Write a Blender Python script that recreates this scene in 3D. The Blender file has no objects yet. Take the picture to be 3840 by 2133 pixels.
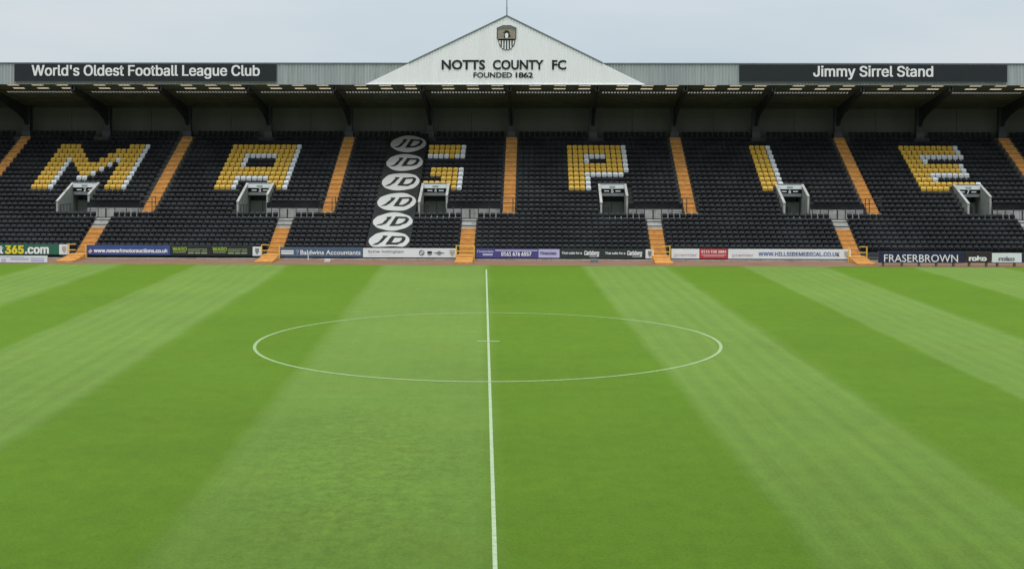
import bpy, math, random
from mathutils import Matrix, Vector
random.seed(7)
R = math.radians
scene = bpy.context.scene
C = scene.collection

# ------------------------------------------------------------------ camera
cd = bpy.data.cameras.new('camera'); cam = bpy.data.objects.new('camera', cd); C.objects.link(cam)
cam.matrix_world = (Matrix.Translation((0, 0, 7.87)) @ Matrix.Rotation(R(1.04), 4, 'Z')
                    @ Matrix.Rotation(R(90), 4, 'X') @ Matrix.Rotation(0.00194, 4, 'Z'))
cd.sensor_width = 36; cd.lens = 47.93; cd.shift_x = 0.0; cd.shift_y = -0.138
cd.clip_start = 0.5; cd.clip_end = 3000
scene.camera = cam

# ------------------------------------------------------------------ overcast sky, soft sun, exposure
SUN_EL, SUN_ROT = R(74), R(190)
world = bpy.data.worlds.new('World'); scene.world = world; world.use_nodes = True
wn = world.node_tree; wn.nodes.clear()
def N(nt, t, **kw):
    n = nt.nodes.new(t)
    for k, v in kw.items():
        if k in n.inputs: n.inputs[k].default_value = v
        else: setattr(n, k, v)
    return n
L = lambda nt, a, b: nt.links.new(a, b)
def mth(nt, op, a, b=None, c=None):
    n = nt.nodes.new('ShaderNodeMath'); n.operation = op
    for i, q in enumerate((a, b, c)):
        if q is None: continue
        if isinstance(q, (int, float)): n.inputs[i].default_value = q
        else: L(nt, q, n.inputs[i])
    return n.outputs[0]
sky = N(wn, 'ShaderNodeTexSky', sky_type='NISHITA', sun_disc=False, sun_elevation=SUN_EL, sun_rotation=SUN_ROT,
        air_density=1.0, dust_density=4.0, ozone_density=1.0)
bg1 = N(wn, 'ShaderNodeBackground', Strength=0.05); L(wn, sky.outputs[0], bg1.inputs['Color'])
tc = N(wn, 'ShaderNodeTexCoord'); sep = N(wn, 'ShaderNodeSeparateXYZ'); L(wn, tc.outputs['Generated'], sep.inputs[0])
zen = mth(wn, 'MAXIMUM', sep.outputs[2], 0.0)
cm = N(wn, 'ShaderNodeMapping'); L(wn, tc.outputs['Generated'], cm.inputs[0]); cm.inputs['Scale'].default_value = (1.0, 1.0, 4.5)
cn = N(wn, 'ShaderNodeTexNoise', Scale=2.2, Detail=5.0, Roughness=0.5); L(wn, cm.outputs[0], cn.inputs['Vector'])
cr = N(wn, 'ShaderNodeValToRGB'); L(wn, cn.outputs[0], cr.inputs[0])
cr.color_ramp.elements[0].position = .35; cr.color_ramp.elements[0].color = (.57, .68, .765, 1)
cr.color_ramp.elements[1].position = .65; cr.color_ramp.elements[1].color = (.72, .78, .82, 1)
bg2 = N(wn, 'ShaderNodeBackground'); L(wn, cr.outputs[0], bg2.inputs['Color'])
L(wn, mth(wn, 'ADD', mth(wn, 'MULTIPLY', mth(wn, 'MULTIPLY', zen, zen), 2.45), 0.91), bg2.inputs['Strength'])   # overcast: brighter to the zenith
addn = N(wn, 'ShaderNodeMixShader'); addn.inputs[0].default_value = 0.9
L(wn, bg1.outputs[0], addn.inputs[1]); L(wn, bg2.outputs[0], addn.inputs[2])
wo = N(wn, 'ShaderNodeOutputWorld'); L(wn, addn.outputs[0], wo.inputs[0])
sd = bpy.data.lights.new('sun', 'SUN'); sd.energy = 1.2; sd.angle = R(30); sd.color = (1, .97, .92)
so = bpy.data.objects.new('sun', sd); C.objects.link(so)
dirv = Vector((math.sin(SUN_ROT) * math.cos(SUN_EL), math.cos(SUN_ROT) * math.cos(SUN_EL), math.sin(SUN_EL)))
so.rotation_euler = (-dirv).to_track_quat('-Z', 'Y').to_euler(); so.location = (0, 30, 60)
scene.view_settings.view_transform = 'Standard'; scene.view_settings.look = 'None'
scene.view_settings.exposure = 0.12; scene.view_settings.gamma = 1.0
scene.cycles.max_bounces = 6

# ------------------------------------------------------------------ materials
MATS = {}
def mat(name, col, rough=.6, var=.12, scale=2.0, spec=.4, dirt=None, dscale=.6, damt=.5, metal=0.0, bump=0.0, stretch=(1, 1, 1)):
    m = bpy.data.materials.new(name); m.use_nodes = True; nt = m.node_tree
    b = nt.nodes['Principled BSDF']; b.inputs['Roughness'].default_value = rough
    b.inputs['Specular IOR Level'].default_value = spec; b.inputs['Metallic'].default_value = metal
    g = N(nt, 'ShaderNodeNewGeometry'); mp = N(nt, 'ShaderNodeMapping'); mp.inputs['Scale'].default_value = stretch
    L(nt, g.outputs['Position'], mp.inputs[0])
    nz = N(nt, 'ShaderNodeTexNoise', Scale=scale, Detail=4.0, Roughness=.6); L(nt, mp.outputs[0], nz.inputs['Vector'])
    r = N(nt, 'ShaderNodeValToRGB'); L(nt, nz.outputs[0], r.inputs[0])
    r.color_ramp.elements[0].position = .3; r.color_ramp.elements[1].position = .7
    r.color_ramp.elements[0].color = tuple(c * (1 - var) for c in col) + (1,)
    r.color_ramp.elements[1].color = tuple(min(1, c * (1 + var)) for c in col) + (1,)
    out = r.outputs[0]
    if dirt:
        n2 = N(nt, 'ShaderNodeTexNoise', Scale=dscale, Detail=6.0, Roughness=.65); L(nt, mp.outputs[0], n2.inputs['Vector'])
        r2 = N(nt, 'ShaderNodeValToRGB'); L(nt, n2.outputs[0], r2.inputs[0])
        r2.color_ramp.elements[0].position = .46; r2.color_ramp.elements[1].position = .66
        r2.color_ramp.elements[1].color = (damt, damt, damt, 1); r2.color_ramp.elements[0].color = (0, 0, 0, 1)
        mx = N(nt, 'ShaderNodeMix', data_type='RGBA'); L(nt, r2.outputs[0], mx.inputs[0]); L(nt, out, mx.inputs[6])
        mx.inputs[7].default_value = dirt + (1,); out = mx.outputs[2]
    L(nt, out, b.inputs['Base Color'])
    if bump:
        bn = N(nt, 'ShaderNodeBump', Strength=bump, Distance=.02); L(nt, nz.outputs[0], bn.inputs['Height']); L(nt, bn.outputs[0], b.inputs['Normal'])
    MATS[name] = m; return m
M = MATS
mat('black_plastic', (.0062, .0062, .0078), .5, .6, 3.0, .25, dirt=(.032, .033, .036), dscale=.35, damt=.5)
mat('yellow_plastic', (.62, .36, .045), .4, .10, 3.0, .4)
mat('white_plastic', (.60, .60, .60), .4, .08, 3.0, .4)
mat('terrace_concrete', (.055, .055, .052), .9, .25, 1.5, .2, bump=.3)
mat('pale_concrete', (.42, .40, .37), .85, .12, 2.0, .2, dirt=(.22, .20, .17), dscale=1.6, damt=.6, bump=.2)
mat('grey_render', (.24, .25, .22), .85, .15, 1.5, .2, dirt=(.12, .12, .10), dscale=1.2, damt=.6)
mat('stair_paint', (.58, .275, .072), .75, .16, 3.0, .2, dirt=(.34, .17, .06), dscale=2.2, damt=.6)
mat('stair_riser_dark', (.40, .19, .055), .8, .25, 4.0, .2, dirt=(.16, .11, .06), dscale=2.5, damt=.6)  # darker mottled tone for the riser strips, draws a line at each step
mat('gate_yellow', (.72, .45, .06), .5, .08, 3.0, .4)
mat('nosing_paint', (.62, .52, .34), .8, .12, 5.0, .2)
mat('wall_cladding', (.12, .118, .10), .8, .12, .6, .2, stretch=(1, 1, .3))
mat('dark_steel', (.032, .032, .034), .5, .3, 2.0, .4)
mat('roof_sheet', (.18, .18, .155), .75, .2, 1.0, .2)
mat('roof_top', (.35, .37, .37), .6, .1, 1.0, .3)
mat('fascia_cladding', (.37, .385, .375), .5, .17, 5.0, .35, stretch=(1, 1, .05), dirt=(.29, .32, .32), dscale=1.1, damt=.8)
mat('fascia_cap', (.17, .20, .21), .5, .1, 1.0, .3)
mat('gable_cladding', (.88, .85, .83), .5, .03, 2.0, .3, stretch=(1, 1, .05), dirt=(.76, .74, .71), dscale=1.3, damt=.2)
mat('sign_black', (.012, .014, .016), .35, .15, 1.5, .4)
mat('white_letter', (.84, .80, .78), .5, .03, 2.0, .3)
mat('black_letter', (.015, .016, .018), .5, .05, 2.0, .3)
mat('banner_cloth', (.018, .018, .017), .85, .25, 1.0, .2)
mat('banner_white', (.40, .385, .355), .8, .05, 1.2, .2)
mat('black_plinth', (.008, .008, .008), .8, .2, 2.0, .2)
mat('clay_track', (.20, .105, .068), .95, .22, 1.3, .1, dirt=(.17, .14, .09), dscale=.9, damt=.7, stretch=(.35, 1.5, 1), bump=.3)
mat('kerb_stone', (.36, .30, .26), .9, .15, 1.0, .2, dirt=(.22, .15, .12), dscale=.8, damt=.7)
mat('yard_ground', (.10, .10, .095), .95, .2, .5, .1)
mat('board_green', (.025, .13, .075), .4, .06, 1.0); mat('board_yellow', (.80, .62, .03), .4, .04, 1.0)
mat('board_white', (.74, .74, .73), .4, .03, 1.0); mat('board_blue', (.045, .075, .24), .4, .1, 1.0)
mat('board_dark', (.020, .023, .022), .4, .1, 1.0); mat('board_lime', (.30, .42, .06), .4, .05, 1.0)
mat('lime_pale', (.30, .36, .20), .4, .05, 1.0)
mat('board_steel', (.075, .115, .18), .4, .1, 1.0); mat('board_purple', (.070, .065, .22), .4, .08, 1.0)
mat('lilac', (.50, .47, .66), .4, .05, 1.0); mat('board_deepgreen', (.024, .036, .033), .4, .1, 1.0)
mat('board_red', (.50, .035, .035), .4, .05, 1.0); mat('text_rose', (.62, .45, .46), .5, .05, 1.0)
mat('text_blue', (.10, .14, .30), .5, .05, 1.0); mat('board_navy', (.020, .020, .060), .4, .1, 1.0)
mat('board_maroon', (.035, .022, .024), .4, .1, 1.0); mat('text_grey', (.20, .20, .22), .5, .05, 1.0)
mat('crest_bronze', (.31, .255, .19), .5, .12, 3.0); mat('crest_green', (.15, .155, .12), .5, .1, 3.0)
mat('mast_grey', (.35, .36, .37), .4, .05, 1.0); mat('grey_panel', (.20, .20, .205), .6, .12, 2.0)
mat('plinth_grey', (.075, .078, .08), .7, .15, 2.0); mat('tunnel_dark', (.22, .23, .20), .85, .15, 1.0, .2); mat('board_frame', (.10, .10, .10), .5, .05, 1.0)
mat('header_green', (.30, .36, .30), .5, .05, 2.0); mat('crest_tan', (.42, .38, .32), .5, .1, 4.0)

def translucent(name, col):
    m = bpy.data.materials.new(name); m.use_nodes = True; nt = m.node_tree; nt.nodes.clear()
    t = N(nt, 'ShaderNodeBsdfTranslucent'); t.inputs[0].default_value = col + (1,)
    d = N(nt, 'ShaderNodeBsdfDiffuse'); d.inputs[0].default_value = col + (1,)
    mx = N(nt, 'ShaderNodeMixShader'); mx.inputs[0].default_value = .35
    L(nt, t.outputs[0], mx.inputs[1]); L(nt, d.outputs[0], mx.inputs[2])
    o = N(nt, 'ShaderNodeOutputMaterial'); L(nt, mx.outputs[0], o.inputs[0]); MATS[name] = m
translucent('skylight_sheet', (.62, .50, .33)); translucent('slot_sheet', (.32, .32, .30))

# grass: mown bands are grass leaning to or from the viewer
L0, SL = 0.25, 0.0398
def grass_mat(name, paint=None, cover=.8):
    m = bpy.data.materials.new(name); m.use_nodes = True; nt = m.node_tree
    b = nt.nodes['Principled BSDF']; b.inputs['Roughness'].default_value = .85; b.inputs['Specular IOR Level'].default_value = .08; b.inputs['Sheen Weight'].default_value = .02; b.inputs['Sheen Tint'].default_value = (.9, 1, .5, 1)
    g = N(nt, 'ShaderNodeNewGeometry'); s = N(nt, 'ShaderNodeSeparateXYZ'); L(nt, g.outputs['Position'], s.inputs[0])
    lat = mth(nt, 'ADD', mth(nt, 'MULTIPLY_ADD', s.outputs[1], SL, -L0), s.outputs[0])
    wob = N(nt, 'ShaderNodeTexNoise', Scale=.22, Detail=2.0); L(nt, g.outputs['Position'], wob.inputs['Vector'])
    latw = mth(nt, 'ADD', lat, mth(nt, 'MULTIPLY', mth(nt, 'SUBTRACT', wob.outputs[0], .5), .45))
    fac = mth(nt, 'DIVIDE', mth(nt, 'ADD', latw, 40.), 80.)
    ramp = N(nt, 'ShaderNodeValToRGB'); cr = ramp.color_ramp; cr.interpolation = 'LINEAR'
    edges = [-34, -28.5, -23.45, -18.5, -12.6, -6.6, 0, 6.15, 11.5, 16.45, 21.6, 27.2, 33]
    cr.elements[0].position = 0.0; cr.elements[0].color = (1, 1, 1, 1)
    lo, hi = (0, 0, 0, 1), (1, 1, 1, 1); cur = 1
    # light bands: (-28.5,-23.45) (-18.5,-12.6) (-6.6,0) (6.15,11.5) (16.45,21.6) (27.2,33)
    cr.elements[1].position = 1.0; cr.elements[1].color = lo
    for e in edges:
        p = (e + 40) / 80.; w = .16 / 80
        a = cr.elements.new(p - w); a.color = hi if cur else lo
        cur = 1 - cur
        a = cr.elements.new(p + w); a.color = hi if cur else lo
    L(nt, fac, ramp.inputs[0])
    # grass looks paler along a flatter line of sight (blade tips)
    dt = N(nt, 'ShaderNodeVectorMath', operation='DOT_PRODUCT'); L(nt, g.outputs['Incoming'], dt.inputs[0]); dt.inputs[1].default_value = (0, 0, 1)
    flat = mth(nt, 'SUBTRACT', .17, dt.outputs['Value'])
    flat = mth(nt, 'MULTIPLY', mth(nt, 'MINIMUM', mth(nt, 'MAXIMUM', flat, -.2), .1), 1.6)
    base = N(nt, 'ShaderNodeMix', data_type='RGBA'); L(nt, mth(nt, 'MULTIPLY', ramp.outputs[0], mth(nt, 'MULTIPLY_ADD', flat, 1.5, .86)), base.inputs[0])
    base.inputs[6].default_value = (.074, .141, .006, 1); base.inputs[7].default_value = (.107, .174, .029, 1)
    # thin mower lines inside the pale bands
    w = mth(nt, 'SINE', mth(nt, 'MULTIPLY', latw, 2 * math.pi / .78))
    off = mth(nt, 'MINIMUM', mth(nt, 'MAXIMUM', mth(nt, 'SUBTRACT', mth(nt, 'ABSOLUTE', mth(nt, 'ADD', latw, 3.3)), 3.6), 0.15), 1.0)
    w = mth(nt, 'MULTIPLY', mth(nt, 'MULTIPLY', mth(nt, 'MULTIPLY', w, ramp.outputs[0]), off), .040)
    def noise(scale, detail, amp, st=(1, 1, 1), rough=.6):
        mp = N(nt, 'ShaderNodeMapping'); mp.inputs['Scale'].default_value = st; L(nt, g.outputs['Position'], mp.inputs[0])
        n = N(nt, 'ShaderNodeTexNoise', Scale=scale, Detail=detail, Roughness=rough); L(nt, mp.outputs[0], n.inputs['Vector'])
        return mth(nt, 'MULTIPLY', mth(nt, 'SUBTRACT', n.outputs[0], .5), amp), n
    n1, _ = noise(.12, 4, .34); n2, _ = noise(1.7, 6, .42, (1, .8, 1), .72); n3, fine = noise(14.0, 4, .85, (1, .8, 1), .8); n4, _ = noise(.5, 3, .10, (.15, 1, 1))
    # roller and mower tracks run along the bands
    tv = N(nt, 'ShaderNodeCombineXYZ'); L(nt, mth(nt, 'MULTIPLY', lat, 5.5), tv.inputs[0]); L(nt, mth(nt, 'MULTIPLY', s.outputs[1], .07), tv.inputs[1])
    tn = N(nt, 'ShaderNodeTexNoise', Scale=1.0, Detail=3.0, Roughness=.6); L(nt, tv.outputs[0], tn.inputs['Vector'])
    track = mth(nt, 'MULTIPLY', mth(nt, 'SUBTRACT', tn.outputs[0], .5), mth(nt, 'MULTIPLY_ADD', mth(nt, 'MULTIPLY', ramp.outputs[0], off), .17, .08))
    # scuffed, mottled turf in front of the centre circle
    cx = mth(nt, 'DIVIDE', mth(nt, 'ADD', lat, 3.2), 4.0); cy = mth(nt, 'DIVIDE', mth(nt, 'SUBTRACT', s.outputs[1], 33.), 11.)
    dd = mth(nt, 'ADD', mth(nt, 'MULTIPLY', cx, cx), mth(nt, 'MULTIPLY', cy, cy))
    mask = mth(nt, 'MAXIMUM', mth(nt, 'SUBTRACT', 1.0, dd), 0.0)
    n5, _ = noise(3.6, 5, 1.15, (1, .9, 1), .74); n5 = mth(nt, 'MULTIPLY', n5, mask)
    tot = mth(nt, 'ADD', mth(nt, 'ADD', mth(nt, 'ADD', mth(nt, 'ADD', n1, track), n2), mth(nt, 'ADD', n3, n4)), mth(nt, 'ADD', w, n5))
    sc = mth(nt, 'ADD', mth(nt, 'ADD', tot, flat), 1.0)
    v = N(nt, 'ShaderNodeVectorMath', operation='SCALE'); L(nt, base.outputs[2], v.inputs[0]); L(nt, sc, v.inputs['Scale'])
    col = v.outputs[0]
    # some yellower blades
    yb = N(nt, 'ShaderNodeMix', data_type='RGBA'); _, ny = noise(.35, 4, 1)
    rr = N(nt, 'ShaderNodeValToRGB'); L(nt, ny.outputs[0], rr.inputs[0]); rr.color_ramp.elements[0].position = .45; rr.color_ramp.elements[1].position = .75
    rr.color_ramp.elements[1].color = (.45, .45, .45, 1); rr.color_ramp.elements[0].color = (0, 0, 0, 1)
    L(nt, rr.outputs[0], yb.inputs[0]); L(nt, col, yb.inputs[6])
    v2 = N(nt, 'ShaderNodeVectorMath', operation='MULTIPLY'); L(nt, col, v2.inputs[0]); v2.inputs[1].default_value = (1.18, 1.0, .9); L(nt, v2.outputs[0], yb.inputs[7])
    col = yb.outputs[2]
    if paint:
        pn = N(nt, 'ShaderNodeTexNoise', Scale=7.0, Detail=5.0, Roughness=.7); L(nt, g.outputs['Position'], pn.inputs['Vector'])
        pr = N(nt, 'ShaderNodeValToRGB'); L(nt, pn.outputs[0], pr.inputs[0])
        pr.color_ramp.elements[0].position = .32; pr.color_ramp.elements[1].position = .58
        pr.color_ramp.elements[0].color = (cover * .55,) * 3 + (1,); pr.color_ramp.elements[1].color = (cover,) * 3 + (1,)
        pm = N(nt, 'ShaderNodeMix', data_type='RGBA'); L(nt, pr.outputs[0], pm.inputs[0]); L(nt, col, pm.inputs[6])
        pm.inputs[7].default_value = paint + (1,); col = pm.outputs[2]
    L(nt, col, b.inputs['Base Color'])
    bn = N(nt, 'ShaderNodeBump', Strength=.35, Distance=.03); L(nt, fine.outputs[0], bn.inputs['Height']); L(nt, bn.outputs[0], b.inputs['Normal'])
    MATS[name] = m
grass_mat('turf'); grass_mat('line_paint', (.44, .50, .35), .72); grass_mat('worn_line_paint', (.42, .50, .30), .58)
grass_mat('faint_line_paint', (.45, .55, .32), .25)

# ------------------------------------------------------------------ mesh helpers
class MB:
    def __init__(s): s.v = []; s.f = []
    def box(s, x0, x1, y0, y1, z0, z1):
        n = len(s.v)
        s.v += [(x0, y0, z0), (x1, y0, z0), (x1, y1, z0), (x0, y1, z0), (x0, y0, z1), (x1, y0, z1), (x1, y1, z1), (x0, y1, z1)]
        s.f += [(n, n+3, n+2, n+1), (n+4, n+5, n+6, n+7), (n, n+1, n+5, n+4), (n+1, n+2, n+6, n+5), (n+2, n+3, n+7, n+6), (n+3, n, n+4, n+7)]
        return s
    def prism(s, pts, axis, a, b):
        """polygon pts extruded along axis from a to b; 'y': pts are (x,z); 'x': pts are (y,z)"""
        n = len(s.v); k = len(pts)
        for c in (a, b):
            for p, q in pts: s.v.append((p, c, q) if axis == 'y' else (c, p, q))
        s.f.append(tuple(range(n, n + k))); s.f.append(tuple(range(n + 2 * k - 1, n + k - 1, -1)))
        for i in range(k):
            j = (i + 1) % k; s.f.append((n + j, n + i, n + k + i, n + k + j))
        return s
    def quad(s, *p):
        n = len(s.v); s.v += list(p); s.f.append(tuple(range(n, n + len(p)))); return s
    def bar(s, p, q, r=.02, k=6):
        p = Vector(p); q = Vector(q); d = (q - p).normalized()
        u = d.orthogonal().normalized(); w = d.cross(u); n = len(s.v)
        for c in (p, q):
            for i in range(k):
                t = 2 * math.pi * i / k; s.v.append(tuple(c + (u * math.cos(t) + w * math.sin(t)) * r))
        for i in range(k):
            j = (i + 1) % k; s.f.append((n + i, n + j, n + k + j, n + k + i))
        s.f.append(tuple(range(n + k - 1, n - 1, -1))); s.f.append(tuple(range(n + k, n + 2 * k)))
        return s
    def mesh(s, name, m, origin=(0, 0, 0)):
        me = bpy.data.meshes.new(name); ox, oy, oz = origin
        me.from_pydata([(x - ox, y - oy, z - oz) for x, y, z in s.v], [], s.f); me.update()
        if m: me.materials.append(M[m])
        return me
    def build(s, name, m, parent=None, origin=None, **props):
        o = None
        if origin is None:
            if parent is not None or not s.v: origin = (0, 0, 0)
            else:
                xs = [p[0] for p in s.v]; ys = [p[1] for p in s.v]; zs = [p[2] for p in s.v]
                origin = ((min(xs) + max(xs)) / 2, (min(ys) + max(ys)) / 2, min(zs))
        o = bpy.data.objects.new(name, s.mesh(name, m, origin)); C.objects.link(o)
        o.location = origin
        if parent is not None: attach(o, parent)
        for k, v in props.items(): o[k] = v
        return o
def wpos(o):
    p = Vector(o.location)
    while o.parent: o = o.parent; p += Vector(o.location)
    return p
def attach(o, parent):
    o.parent = parent; o.location = Vector(o.location) - wpos(parent)
def thing(name, loc, label, category, group=None):
    o = bpy.data.objects.new(name, None); C.objects.link(o); o.location = loc; o.empty_display_size = .3
    o['label'] = label; o['category'] = category
    if group: o['group'] = group
    return o

FONT = None
try:                                                     # Blender's own interface font (a Helvetica-like sans)
    import os
    FONT = bpy.data.fonts.load(os.path.join(bpy.utils.system_resource('DATAFILES'), 'fonts', 'Inter.woff2'))
except Exception: FONT = None
def text_verts(txt, bold=0.0, shear=0.0, spacing=1.0, helv=False):
    cu = bpy.data.curves.new('txt', 'FONT'); cu.body = txt
    if helv and FONT: cu.font = FONT
    cu.offset = bold; cu.shear = shear; cu.space_character = spacing
    cu.resolution_u = 3; cu.extrude = .02; cu.fill_mode = 'BOTH'
    ob = bpy.data.objects.new('txt', cu); C.objects.link(ob)
    dg = bpy.context.evaluated_depsgraph_get(); dg.update()
    me = bpy.data.meshes.new_from_object(ob.evaluated_get(dg))
    bpy.data.objects.remove(ob); bpy.data.curves.remove(cu)
    return me
_cap = {}
def text(name, txt, x0, x1, zb, cap, y, m, parent, bold=0.0, shear=0.0, spacing=1.0, thick=.02, label=None, helv=True):
    """lettering facing the pitch, filling x0..x1 with its baseline at zb and capitals `cap` high, front at y"""
    key = (bold, helv)
    if key not in _cap:
        t = text_verts('H', 0.0 if helv else bold, helv=helv); ys = [v.co.y for v in t.vertices]; _cap[key] = (min(ys), max(ys)); bpy.data.meshes.remove(t)
    me = text_verts(txt, 0.0 if helv else bold, shear, spacing, helv); lo, hi = _cap[key]
    xs = [v.co.x for v in me.vertices]; a, b = min(xs), max(xs); zs = [v.co.z for v in me.vertices]; zl, zh = min(zs), max(zs)
    if helv and bold > .004:                              # heavier strokes: stack slightly shifted copies
        base = [tuple(v.co) for v in me.vertices]; polys = [tuple(p.vertices) for p in me.polygons]; e = bold * 1.05
        V, F = [], []
        for k_, (ox, oy) in enumerate(((0, 0), (-e, e * .45), (e, -e * .45), (-e, -e * .45), (e, e * .45))):
            n_ = len(V); V += [(p[0] + ox, p[1] + oy, p[2] + k_ * .0012) for p in base]; F += [tuple(n_ + q_ for q_ in p) for p in polys]
        bpy.data.meshes.remove(me); me = bpy.data.meshes.new(name); me.from_pydata(V, [], F); me.update()
        xs = [v.co.x for v in me.vertices]; a, b = min(xs), max(xs); zs = [v.co.z for v in me.vertices]; zl, zh = min(zs), max(zs)
    for v in me.vertices:
        x, yy, zz = v.co
        v.co = (x0 + (x - a) / (b - a) * (x1 - x0), y + thick * (1 - (zz - zl) / (zh - zl)), zb + (yy - lo) / (hi - lo) * cap)
    me.materials.clear(); me.materials.append(M[m]); me.name = name
    o = bpy.data.objects.new(name, me); C.objects.link(o)
    if parent is not None: attach(o, parent)
    if label: o['label'] = label
    return o
def disc(mb, cx, cz, rx, rz, y0, y1, k=20):
    mb.prism([(cx + rx * math.cos(2 * math.pi * i / k), cz + rz * math.sin(2 * math.pi * i / k)) for i in range(k)], 'y', y0, y1); return mb

# ------------------------------------------------------------------ ground
MB().quad((-400, -60, -.02), (400, -60, -.02), (400, 600, -.02), (-400, 600, -.02)).build('ground', 'yard_ground', kind='structure')
g = MB()
for i in range(20):
    x0 = -62 + i * 6.2; g.quad((x0, -12, 0), (x0 + 6.2, -12, 0), (x0 + 6.2, 87.5, 0), (x0, 87.5, 0))
g.build('pitch_grass', 'turf', origin=(0, 0, 0), kind='structure')
g = MB(); xs = [-62 + i * .7 for i in range(178)]; prev = None        # ragged turf edge beside the clay track
for x in xs:
    e = 87.5 + .10 * math.sin(x * 1.3) + random.uniform(-.07, .07)
    if prev: g.quad((prev[0], 87.45, .004), (x, 87.45, .004), (x, e + .1, .004), (prev[0], prev[1] + .1, .004))
    prev = (x, e)
g.build('turf_edge', 'turf', origin=(0, 0, 0), kind='structure')
MB().quad((-62, 87.5, 0), (62, 87.5, 0), (62, 91.35, 0), (-62, 91.35, 0)).build('track', 'clay_track', origin=(0, 0, 0), kind='structure')
g = MB()
kb = thing('kerb', (0, 91.5, 0), 'pale stone kerb between the clay track and the stand', 'kerb'); del kb['label'], kb['category']; kb['kind'] = 'structure'
for i in range(104):
    x = -52 + i * 1.0
    MB().box(x + .01, x + .99, 91.35, 91.72, -.01, .07 + random.uniform(-.006, .006)).build('kerb_stone', 'kerb_stone', kb)

# pitch markings (pitch axis leans 2.3 degrees from the stand's normal)
def ln(y): return L0 - SL * y
CX, CY, CR = ln(54.06), 54.06, 9.12
def strip(name, pts, w, m, z=.004):
    g = MB()
    for i in range(len(pts) - 1):
        (x0, y0), (x1, y1) = pts[i], pts[i + 1]; d = Vector((x1 - x0, y1 - y0)).normalized(); nx, ny = -d.y * w / 2, d.x * w / 2
        g.quad((x0 - nx, y0 - ny, z), (x1 - nx, y1 - ny, z), (x1 + nx, y1 + ny, z), (x0 + nx, y0 + ny, z))
    return g.build(name, m, origin=(0, 0, 0), kind='structure')
strip('halfway_line', [(ln(y), y) for y in range(-10, 86, 5)][:-1] + [(ln(84.8), 84.8)], .088, 'line_paint')
strip('centre_circle', [(CX + CR * math.cos(2 * math.pi * i / 160), CY + CR * math.sin(2 * math.pi * i / 160)) for i in range(161)], .125, 'worn_line_paint', .008)
strip('centre_mark', [(CX - .46, CY + .0), (CX + .46, CY)], .2, 'worn_line_paint', .012)
strip('touchline', [(-62, 84.85), (62, 84.85)], .12, 'faint_line_paint', .008)

# ------------------------------------------------------------------ the stand
stand = thing('football_stand', (0, 91.8, 0), 'long covered football stand with dark seats, grey fascia and white central gable', 'stand')
ROW = {}
for i in range(-3, 24):
    v = 365.5 + 11.33 * i; d = 51.19 / ((v - 360) / 3430 + .475); ROW[i] = (d, 7.87 - (v - 360) * d / 3430)
tread = lambda i: ROW[i][1] - .48
XA = [-2.0 + 13.04 * k for k in range(-4, 5)]          # upper stairs
XL = [-4.78 + 13.1 * k for k in range(-4, 5)]          # lower stairs
XV = [-7.5 + 13.1 * k for k in range(-3, 5)]           # entrances
XEND0, XEND1 = -55.0, 51.0
PASS = []
for x in XV:
    a = min(q for q in XA if q > x) if any(q > x for q in XA) else x + 5
    PASS.append((x + .97, a - .5))
XCOL = [-2.05 + 6.56 * k for k in range(-8, 9)]
FLOOR = 2.45
def cut(lo, hi, holes):
    segs = [(lo, hi)]
    for a, b in holes:
        n = []
        for s, e in segs:
            if b <= s or a >= e: n.append((s, e)); continue
            if a > s: n.append((s, a))
            if b < e: n.append((b, e))
        segs = n
    return segs
for i in range(-3, 24):
    d, zt = ROW[i]; z = tread(i)
    yf = ROW[i + 1][0] + .12 if i < 23 else 91.95
    zf = tread(i + 1) if i < 23 else 0.02
    yb = d + .2 if i > -3 else 111.0
    holes = []
    if 9 <= i <= 14: holes += [(x - 1.04, x + 1.04) for x in XV]
    if 13 <= i <= 14: holes += [(a - .1, b) for a, b in PASS]
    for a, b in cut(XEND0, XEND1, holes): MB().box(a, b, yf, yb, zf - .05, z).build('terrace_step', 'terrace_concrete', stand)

# painted stairs
def stair(x, rows, w, lower=False):
    n = len(rows)
    base = MB(); d0 = ROW[rows[0]]; d1 = ROW[rows[-1]]
    for sx in (-1, 1):                                  # thin painted side strings carry the steps
        xx = x + sx * (w + .015)
        pts = [(ROW[i][0] + .1, tread(i) + .03) for i in rows] + [(ROW[i][0] + .1, tread(i) - .08) for i in reversed(rows)]
        base.prism(pts, 'x', xx - .012, xx + .012)
    fl = base.build('stair_flight', 'stair_paint', stand)
    for i in rows:
        yf = (ROW[i + 1][0] + .12) if i < 23 else 91.95; zf = tread(i + 1) if i < 23 else .25
        z = tread(i); pale = lower and i <= 16
        g = MB().box(x - w, x + w, yf - .012, ROW[i][0] + .105, z - .06, z + .012)
        if i != 14: g.box(x - w, x + w, yf - .30, yf - .010, zf + .01, zf + (z - zf) * .52)
        if not pale: MB().box(x - w, x + w, yf - .020, yf - .0125, zf + (z - zf) * .54, z - .05).build('riser', 'stair_riser_dark', fl)
        s = g.build('stair_step', 'pale_concrete' if pale else 'stair_paint', fl)
    return fl
for x in XA: stair(x, list(range(12, -4, -1))[::-1], .43)
for x in XL: stair(x, list(range(15, 24)), .50, True)
for x in XA:                                            # pale bottom step down to the cross passage
    f = stair(x, [13, 14], .43)
    MB().box(x - .45, x + .45, 97.44, 97.60, tread(15) + .005, 2.80).build('bottom_riser', 'terrace_concrete', f)
    MB().box(x - .46, x + .46, 97.42, 97.60, 2.802, 2.90).build('bottom_nosing', 'nosing_paint', f)
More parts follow.
